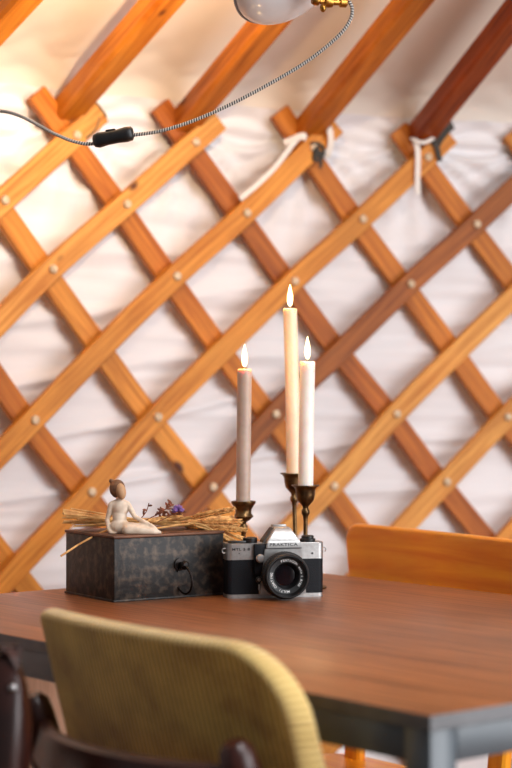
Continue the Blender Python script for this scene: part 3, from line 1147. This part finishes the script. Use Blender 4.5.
_, x, D, z = candlestick(243.5, 2.70, 501, .0182, 'brass candlestick with flanged cup, between the metal box and camera, lowest of three', kind=1)
candle((243 - HX) / F * D, D, z - .0115, CAMZ - (369.5 - HY) / F * D, .0107, M['wax_taupe'], 'taupe grey candle, left one of the three lit candles', dx=.0024)
_, x, D, z = candlestick(296.5, 2.79, 473, .0205, 'tall thin brass candlestick behind the other one on the right, holding the honey candle', lean=-.030, kind=0)
candle(x - .030 * (z - TZ - .016), D, z - .0155, CAMZ - (309 - HY) / F * D, .0108, M['wax_honey'], 'honey coloured candle leaning slightly, tallest of the three', dx=-.0055, bowx=.0010)
_, x, D, z = candlestick(305.5, 2.68, 485, .0207, 'bronze candlestick with trumpet shaped cup, behind the right end of the camera', kind=0)
candle((305.5 - HX) / F * D, D, z - .0155, CAMZ - (362 - HY) / F * D, .0112, M['wax_white'], 'white candle at the front right of the three', dx=.0030)

# ------------------------------------------------------------------ film camera
cam_rz = math.atan2(.21, .978)
cm = thing('film_camera', 'black and silver single lens reflex film camera standing on the table before the candlesticks', 'camera', (.0278, 2.552, TZ), cam_rz)
CW, CD = .1400, .034


def rr_prism(bm, w, d, z0, z1, r, cx_=0.0, cy_=None, seg=5):
    """body with rounded vertical ends"""
    cy_ = d / 2 if cy_ is None else cy_
    pts = []
    for sx, sy, a0 in ((1, 1, 0), (-1, 1, 90), (-1, -1, 180), (1, -1, 270)):
        for k in range(seg + 1):
            a = math.radians(a0 + 90 * k / seg)
            pts.append((cx_ + sx * (w / 2 - r) + r * math.cos(a), cy_ + sy * (d / 2 - r) + r * math.sin(a)))
    lo = [bm.verts.new((x, y, z0)) for x, y in pts]; hi = [bm.verts.new((x, y, z1)) for x, y in pts]
    n = len(pts)
    for k in range(n):
        bm.faces.new((lo[k], lo[(k + 1) % n], hi[(k + 1) % n], hi[k]))
    bm.faces.new(list(reversed(lo))); bm.faces.new(hi)


b = bmesh.new(); rr_prism(b, CW, CD, .0052, .0540, .008)
obj('body', b, M['leather'], cm, angle=50, label='black leatherette body')
b = bmesh.new(); rr_prism(b, CW + .0006, CD + .0006, 0, .0055, .0083)
obj('bottom_plate', b, M['silver'], cm, angle=50)
b = bmesh.new(); rr_prism(b, CW + .0008, CD + .0010, .0536, .0768, .0085)
bmesh.ops.bevel(b, geom=[e for e in b.edges if all(v.co.z > .076 for v in e.verts)], offset=.0012, segments=2, affect='EDGES')
tpq = obj('top_plate', b, M['silver'], cm, angle=40)
# dark column left of the prism
b = bmesh.new()
box(b, (-.0215, -.0035, .0645 - .010), (.0210, .0070, .043), bevel=.0012)
obj('shutter_column', b, M['leather'], cm, angle=40)
# lens mount plate (tapering trapezoid)
PX = .0085


def loft(bm, secs):
    rings = [[bm.verts.new(p) for p in s] for s in secs]
    n = len(rings[0])
    for a, c in zip(rings, rings[1:]):
        for k in range(n):
            bm.faces.new((a[k], a[(k + 1) % n], c[(k + 1) % n], c[k]))
    bm.faces.new(list(reversed(rings[0]))); bm.faces.new(rings[-1])
    bmesh.ops.recalc_face_normals(bm, faces=bm.faces)


def rect_sec(x0, x1, y0, y1, z):
    return [(x0, y0, z), (x1, y0, z), (x1, y1, z), (x0, y1, z)]


b = bmesh.new()
loft(b, [rect_sec(PX - .0335, PX + .0335, -.0095, .006, .0056), rect_sec(PX - .0325, PX + .0325, -.0100, .006, .014), rect_sec(PX - .0262, PX + .0262, -.0105, .006, .0700)])
bmesh.ops.bevel(b, geom=list(b.edges), offset=.0010, segments=2, affect='EDGES')
obj('mount_plate', b, M['silver'], cm, angle=40)
# prism housing
b = bmesh.new()
loft(b, [rect_sec(PX - .0245, PX + .0262, -.0118, .033, .0702), rect_sec(PX - .0225, PX + .0245, -.0118, .033, .0795), rect_sec(PX - .0085, PX + .0130, .0025, .033, .0985)])
bmesh.ops.bevel(b, geom=list(b.edges), offset=.0012, segments=2, affect='EDGES')
pr_ = obj('prism_housing', b, M['silver'], cm, angle=40)
b = bmesh.new(); box(b, (PX, -.0112, .0700), (.0525, .0020, .0010))
obj('trim_line', b, M['ink'], pr_, smooth=False)
b = bmesh.new(); box(b, (PX + .002, .0285, .0995), (.020, .012, .003), bevel=.0008)
obj('accessory_shoe', b, M['silver'], pr_, angle=40)
b = bmesh.new(); loft(b, [rect_sec(PX - .0255, PX - .0225, .006, .030, .0768), rect_sec(PX - .0240, PX - .0205, .007, .030, .080), rect_sec(PX - .0110, PX - .0070, .012, .030, .0972)])
obj('prism_side', b, M['blackmatte'], pr_, smooth=False, label='black prism side')
FR = Matrix.Rotation(PI / 2, 4, 'X')          # text lies in xz, facing -y
b = text_bm('PRAKTICA', .0056, .0001, 1.14, Matrix.Translation((PX, -.0120, .0751)) @ FR, xs=1.40)
obj('lettering', b, M['ink'], pr_, smooth=False, label='dark maker name on the prism front')
b = text_bm('MTL 5 B', .0050, .0001, 1.15, Matrix.Translation((-.0500, -.0008, .0685)) @ FR, xs=1.32)
obj('lettering', b, M['ink'], tpq, smooth=False, label='dark model letters on the left top plate')
b = bmesh.new()
vs = [b.verts.new(p) for p in ((-.0538, -.0009, .0635), (-.0518, -.0009, .0635), (-.0528, -.0009, .0618))]
b.faces.new(vs); obj('index_mark', b, M['ink'], tpq, smooth=False)
b = bmesh.new(); lathe(b, [(.0013, 0), (.0013, .0006), (0, .0008)], 12, Matrix.Translation((.0530, -.0004, .0615)) @ FR); obj('screw', b, M['ink'], tpq)
# lens
LZ = .0340
LT = Matrix.Translation((PX - .0020, 0, LZ)) @ Matrix.Rotation(PI / 2, 4, 'X')       # local +z -> -y (towards the viewer)
b = bmesh.new()
lathe(b, [(.0275, .0095), (.0295, .012), (.0305, .014), (.0305, .022), (.0292, .0225), (.0292, .024), (.0324, .0245), (.0326, .038), (.0312, .039), (.0308, .0465), (.0297, .0478), (.0282, .0478), (.0270, .0455), (.0262, .0420), (.0252, .0405), (.0185, .0396), (.0165, .0360), (.0145, .0320), (.0140, .020)], 64, LT, cap=False)
le = obj('lens', b, M['black'], cm, angle=35, label='black lens barrel')
b = bmesh.new()
for k in range(60):
    a = 2 * PI * k / 60
    box(b, LT @ Vector((.0324 * math.cos(a), .0324 * math.sin(a), .0312)), (.0014, .0120, .0014), (Matrix.Rotation(-a, 3, 'Y')))
obj('focus_ring', b, M['blackmatte'], le, smooth=False)
b = bmesh.new()
lathe(b, [(.0146, .0300), (.0120, .0303), (.0070, .0306), (0, .0307)], 40, LT, cap=False)
obj('front_glass', b, M['glass'], le, angle=180, label='dark coated front glass')
b = bmesh.new()


def ring_text(s, a_mid, rad, size, step, flip=False):
    n = len(s)
    for k, chh in enumerate(s):
        if chh == ' ': continue
        a = a_mid - (k - (n - 1) / 2) * step
        Tm = LT @ Matrix.Translation((rad * math.cos(a), rad * math.sin(a), .04040)) @ Matrix.Rotation(a - PI / 2, 4, 'Z')
        text_bm(chh, size, .0001, 1, Tm, b)


ring_text('PENTACON', math.radians(80), .0216, .0044, math.radians(8.6))
ring_text('auto', math.radians(22), .0216, .0044, math.radians(7.2))
ring_text('1.8/50', math.radians(-20), .0216, .0044, math.radians(7.2))
ring_text('MULTI', math.radians(-100), .0216, .0044, math.radians(8.4))
ring_text('COATING', math.radians(-163), .0216, .0044, math.radians(8.8))
obj('lettering', b, M['white_ink'], le, smooth=False, label='white engraved ring lettering')
# front controls
b = bmesh.new(); lathe(b, [(.0050, 0), (.0050, .004), (.0062, .0045), (.0062, .0075), (.0045, .0092), (0, .0095)], 20, Matrix.Translation((-.0250, -.0068, .0565)) @ Matrix.Rotation(PI / 2, 4, 'X'))
obj('shutter_button', b, M['silver'], cm)
b = bmesh.new(); lathe(b, [(.0042, 0), (.0042, .003), (.003, .0042), (0, .0045)], 18, Matrix.Translation((-.0262, -.0068, .0265)) @ FR)
box(b, (-.0262, -.0088, .0190), (.0034, .002, .0140), bevel=.0008)
st = obj('self_timer_lever', b, M['black'], cm, angle=40)
b = bmesh.new(); box(b, (-.0262, -.0100, .0160), (.0012, .0006, .0080)); obj('white_mark', b, M['white_ink'], st, smooth=False)
b = bmesh.new(); lathe(b, [(.0026, 0), (.0026, .0006), (0, .0010)], 14, Matrix.Translation((-.0262, -.0112, .0268)) @ FR); obj('screw', b, M['silver'], st)
# top controls
b = bmesh.new(); lathe(b, [(.0098, 0), (.0102, .001), (.0102, .0065), (.0090, .0075), (0, .0078)], 32, Matrix.Translation((-.0340, .014, .0768))); obj('speed_dial', b, M['black'], cm)
b = bmesh.new(); lathe(b, [(.0080, 0), (.0080, .0025), (0, .003)], 24, Matrix.Translation((-.0570, .018, .0768))); box(b, (-.0530, .010, .0785), (.024, .006, .003), bevel=.001)
obj('wind_lever', b, M['black'], cm, angle=40)
b = bmesh.new(); lathe(b, [(.0110, 0), (.0112, .001), (.0112, .004), (.0095, .0045), (.0088, .0048), (.0088, .0080), (.0075, .0088), (0, .009)], 32, Matrix.Translation((.0500, .016, .0768))); obj('rewind_knob', b, M['black'], cm)
for sx in (-1, 1):
    b = bmesh.new()
    tube(b, [Vector((sx * (CW / 2 + .0022 + .0030 * math.cos(2 * PI * k / 16)), .009, .066 + .0034 * math.sin(2 * PI * k / 16))) for k in range(17)], .0009, 8, cap=False)
    obj('strap_lug', b, M['silver'], cm)

# ------------------------------------------------------------------ lamp
LD = 2.50
lc = at(291, -36, LD)
ax = Vector((-.60, .42, .68)).normalized()     # the way the bowl opens
lampo = thing('lamp', 'white enamel bowl lamp with brass fitting at the top, tilted up toward the roof', 'lamp', lc)
LR = 70 / F * LD
QT = Matrix.Translation(lc) @ Vector((0, 0, 1)).rotation_difference(ax).to_matrix().to_4x4()
b = bmesh.new()
pr = []
for k in range(19):
    a = PI / 2 * k / 18
    pr.append((LR * math.sin(a) if k else 0.0, -LR * .46 * math.cos(a)))
pr2 = [(r_ * .97 if r_ else 0, z_ * .95 + (.001)) for r_, z_ in reversed(pr)]
lathe(b, pr + pr2, 56, QT, cap=False)
obj('lamp_shade', b, M['enamel'], lampo, world=True, angle=180)
b = bmesh.new()
tube(b, [QT @ Vector((LR * math.cos(2 * PI * k / 56), LR * math.sin(2 * PI * k / 56), 0)) for k in range(57)], .0026, 8, cap=False)
obj('shade_rim', b, M['rim'], lampo, world=True, label='grey rim of the shade')
b = bmesh.new(); lathe(b, [(0, -.038), (.012, -.038), (.014, -.02), (.022, 0), (.026, .018), (.022, .036), (.012, .045), (0, .047)], 24, QT)
obj('bulb', b, M['bulb'], lampo, world=True)
apex = QT @ Vector((0, 0, -LR * .46))
k1 = at(352, -2, LD - .01)
b = bmesh.new()
nk = [apex, apex + (k1 - apex) * .35]
QS = Matrix.Translation(apex) @ Vector((0, 0, 1)).rotation_difference(-ax).to_matrix().to_4x4()
lathe(b, [(.020, -.004), (.020, .003), (.013, .006), (.011, .014), (.008, .016)], 24, QS)
n0 = at(314, 1, LD - .03); n1 = at(347, 3, LD - .015)
dv = (n1 - n0)
QB = Matrix.Translation(n0) @ Vector((0, 0, 1)).rotation_difference(dv).to_matrix().to_4x4()
Lb = dv.length
lathe(b, [(.004, -.003), (.0060, 0), (.0060, .006), (.0040, .008), (.0040, .014), (.0075, .016), (.0082, .021), (.0075, .026), (.0042, .028), (.0042, Lb - .012), (.0066, Lb - .010), (.0066, Lb - .002), (.0045, Lb)], 20, QB)
tube(b, catmull([QS @ Vector((0, 0, .012)), n0 + Vector((.002, 0, .012)), n0 + dv * .3], 6), .0042, 10)
ellipsoid(b, at(323, 8, LD - .035), (.0045, .0045, .006))
fitt = obj('brass_fitting', b, M['goldbrass'], lampo, world=True, angle=40)
# arm up to the roof pole
b = bmesh.new()
top = Vector((.20, 2.62, 0)); top.z = EAVE + SLOPE * (YR - (Vector((top.x, top.y)) - YC).length) - .03
tube(b, catmull([n0 + dv * .7, n0 + dv * .7 + Vector((.004, .01, .06)), (n0 + top) / 2 + Vector((.03, 0, .05)), top], 8), .0045, 10)
lathe(b, [(.025, -.012), (.025, 0), (.010, .004)], 20, Matrix.Translation(top) @ Matrix.Rotation(PI, 4, 'X'))
obj('lamp_arm', b, M['goldbrass'], lampo, world=True)
li = bpy.data.lights.new('lamp_bulb_light', 'SPOT'); li.energy = 44; li.color = (1, .74, .46); li.shadow_soft_size = .03; li.spot_size = math.radians(150); li.spot_blend = 1.0
lo = bpy.data.objects.new('lamp_bulb_light', li); link(lo); lo.location = lc + ax * .060; lo.rotation_euler = Vector((-.54, .68, .50)).to_track_quat('-Z', 'Y').to_euler()

# flex with inline switch
fl = thing('lamp_flex', 'black and white braided lamp flex with a black inline switch, sagging across the lattice', 'cord', at(113, 137, 2.53))
pts = [at(349, 1, 2.485), at(352, 8, 2.487), at(351, 18, 2.49), at(343, 31, 2.49), at(326, 47, 2.495), at(300, 66, 2.50), at(262, 88, 2.505), at(225, 107, 2.51),
       at(190, 122, 2.515), at(158, 131.5, 2.52), at(128, 136, 2.525), at(96, 143.5, 2.53), at(76, 142, 2.53), at(55, 134, 2.53), at(38, 125, 2.535), at(20, 116, 2.54), at(0, 111, 2.55), at(-40, 110, 2.58),
       at(-120, 118, 2.68), at(-220, 135, 2.85)]
b = bmesh.new(); tube(b, catmull(pts, 10), .0025, 10)
obj('braided_cable', b, M['braid'], fl, world=True)
s0, s1 = at(133.5, 134.2, 2.524), at(93, 140.5, 2.529)
xa = (s0 - s1).normalized(); za = Vector((0, 0, 1)); ya = za.cross(xa).normalized(); za = xa.cross(ya)
RS = Matrix((xa, ya, za)).transposed().to_4x4(); RS.translation = (s0 + s1) / 2
b = bmesh.new()
Ls = (s0 - s1).length
secs = []
for q, hh, oo in [(a_, b_ * 1.1, c_) for a_, b_, c_ in ((-.5, .0045, -.0012), (-.47, .0078, -.001), (-.36, .0098, -.0008), (-.15, .0088, 0), (.10, .0086, .0005), (.32, .0098, .0012), (.46, .0090, .0015), (.5, .0060, .0016))]:
    secs.append([(Ls * q + 0, hh * math.cos(a) * .9, hh * (abs(math.sin(a)) ** .6) * math.copysign(1, math.sin(a)) + oo) for a in [2 * PI * k / 16 for k in range(16)]])
loft(b, secs)
for v in b.verts: v.co = RS @ v.co
sw = obj('inline_switch', b, M['black'], fl, world=True, angle=50, label='black plastic switch body')
b = bmesh.new(); box(b, RS @ Vector((-.002, -.001, .0095)), (.014, .008, .0040), RS.to_3x3(), bevel=.001)
obj('rocker', b, M['black'], sw, world=True, angle=40)

# ------------------------------------------------------------------ ties at the crossings


def strip(bm, pts, w, face, t=.0012):
    P = catmull(pts, 8)
    sweep(bm, P, [face] * len(P), w, t, bev=.0003)


def wp(x, y, off):
    return on_wall(x, y, YR - off)


fc = inward(-.45)
tw = thing('cloth_tie', 'long white cotton tie slung over the slat below the bright orange roof pole', 'tie', wp(315, 151, .03))
b = bmesh.new()
strip(b, [wp(240, 199, .034), wp(258, 184, .034), wp(276, 166, .035), wp(289, 149, .038), wp(298, 138, .040)], .010, fc, .003)
strip(b, [wp(284, 143, .030), wp(292, 140, .038), wp(302, 136, .046), wp(306, 138, .044)], .013, fc, .003)
strip(b, [wp(325, 122, .03), wp(329, 128, .046), wp(331, 140, .044), wp(329, 152, .036), wp(325, 157, .028)], .013, fc, .002)
obj('band', b, M['tape'], tw, world=True)
b = bmesh.new()
for (x_, y_, r_) in ((315.5, 149.5, .0085), (318.5, 153.5, .0075), (315.5, 155.5, .0065)):
    ellipsoid(b, wp(x_, y_, .036), (r_, r_ * .8, r_))
for path in ([(311, 144), (316, 143), (322, 146), (324, 153), (320, 160)], [(313, 158), (318, 161), (322, 158), (324, 150)], [(319, 157), (321, 163), (320, 168)]):
    tube(b, catmull([wp(x_, y_, .037) for x_, y_ in path], 6), .0034, 7)
obj('knot', b, M['webbing'], tw, world=True, label='dark knotted cord')
tw = thing('cloth_tie', 'white cotton strip dangling below the dark reddish roof pole', 'tie', wp(418, 150, .03))
b = bmesh.new()
strip(b, [wp(411, 138, .040), wp(416, 141, .052), wp(424, 142.5, .054), wp(432, 139, .048), wp(436, 135, .036)], .007, fc)
strip(b, [wp(414, 139, .046), wp(417.5, 148, .042), wp(418, 162, .040), wp(417.5, 178, .038), wp(418, 194, .036)], .0125, fc)
obj('band', b, M['tape'], tw, world=True)
tw = thing('strap_tie', 'dark grey webbing strap wound round the slat end, right of the dangling white strip', 'tie', wp(444, 136, .03))
b = bmesh.new()
strip(b, [wp(434, 147, .03), wp(440, 136, .040), wp(447, 128, .042), wp(452, 124, .030)], .022, fc, .004)
strip(b, [wp(435, 142, .038), wp(437.5, 150, .038), wp(440, 161, .036)], .012, fc, .002)
obj('band', b, M['webbing'], tw, world=True)
for (x, y, lab) in ((95, 110, 'brown twine loop round the slat end at the leftmost tied crossing'), (205, 125, 'grey twine loop round the slat end left of the long white tie')):
    tw = thing('twine_tie', lab, 'tie', wp(x, y, .02))
    b = bmesh.new()
    c = wp(x, y, .0165); th = th_of(c); sx_ = Vector((math.cos(th), -math.sin(th), 0)); dv_ = inward(th)
    al = (sx_ * .72 + Vector((0, 0, .70))).normalized(); pe = dv_.cross(al).normalized()
    for o_ in (-.004, .0005, .005):
        lp = []
        for k in range(25):
            a = 2 * PI * k / 24
            ca, sa = math.cos(a), math.sin(a)
            lp.append(c + al * (o_ + .002 * sa) + pe * (.0245 * math.copysign(abs(ca) ** .5, ca)) + dv_ * (.0095 * math.copysign(abs(sa) ** .5, sa)))
        tube(b, lp, .0021, 6, cap=False)
    if x < 150:
        tube(b, catmull([wp(97, 112, .03), wp(98.5, 122, .032), wp(94, 131, .033), wp(86, 138, .034)], 6), .0022, 6)
    obj('loop', b, M['twine'], tw, world=True)

# ------------------------------------------------------------------ light
w = bpy.data.worlds.new('world'); S.world = w; w.use_nodes = True
N = w.node_tree.nodes; L = w.node_tree.links
bg = N['Background']
bg.inputs['Color'].default_value = (.92, .95, 1.0, 1)
bg.inputs['Strength'].default_value = .15


def area(name, loc, tgt, sx, sy, e, col):
    li = bpy.data.lights.new(name, 'AREA'); li.shape = 'RECTANGLE'; li.size = sx; li.size_y = sy
    li.energy = e; li.color = col
    o = bpy.data.objects.new(name, li); link(o); o.location = loc
    o.rotation_euler = (Vector(tgt) - Vector(loc)).to_track_quat('-Z', 'Y').to_euler()
    return o


area('window_daylight', (2.45, .10, 1.40), (.1, 2.6, 1.0), 1.1, 1.6, 38, (.95, .97, 1.0))
area('door_daylight', (3.1, 1.15, 1.02), (0, 2.3, .95), 1.1, 2.0, 48, (.95, .97, 1.0))
area('crown_daylight', (1.45, .65, 2.75), (1.2, 1.2, 0), 1.1, 1.1, 60, (.95, .97, 1.0))

# ------------------------------------------------------------------ camera
cd = bpy.data.cameras.new('camera'); co = bpy.data.objects.new('camera', cd); link(co)
co.location = (0, 0, CAMZ); co.rotation_euler = (PI / 2, 0, 0)
cd.sensor_fit = 'HORIZONTAL'; cd.sensor_width = 24.0
cd.lens = F * 24.0 / 512
cd.shift_y = (HY - 384) / 512
cd.dof.use_dof = True; cd.dof.focus_distance = 2.53; cd.dof.aperture_fstop = 3.9
cd.clip_start = .05
S.camera = co
S.view_settings.view_transform = 'Standard'
try:
    S.view_settings.look = 'None'
except Exception:
    pass
S.view_settings.gamma = 1.0
S.view_settings.exposure = 0.2
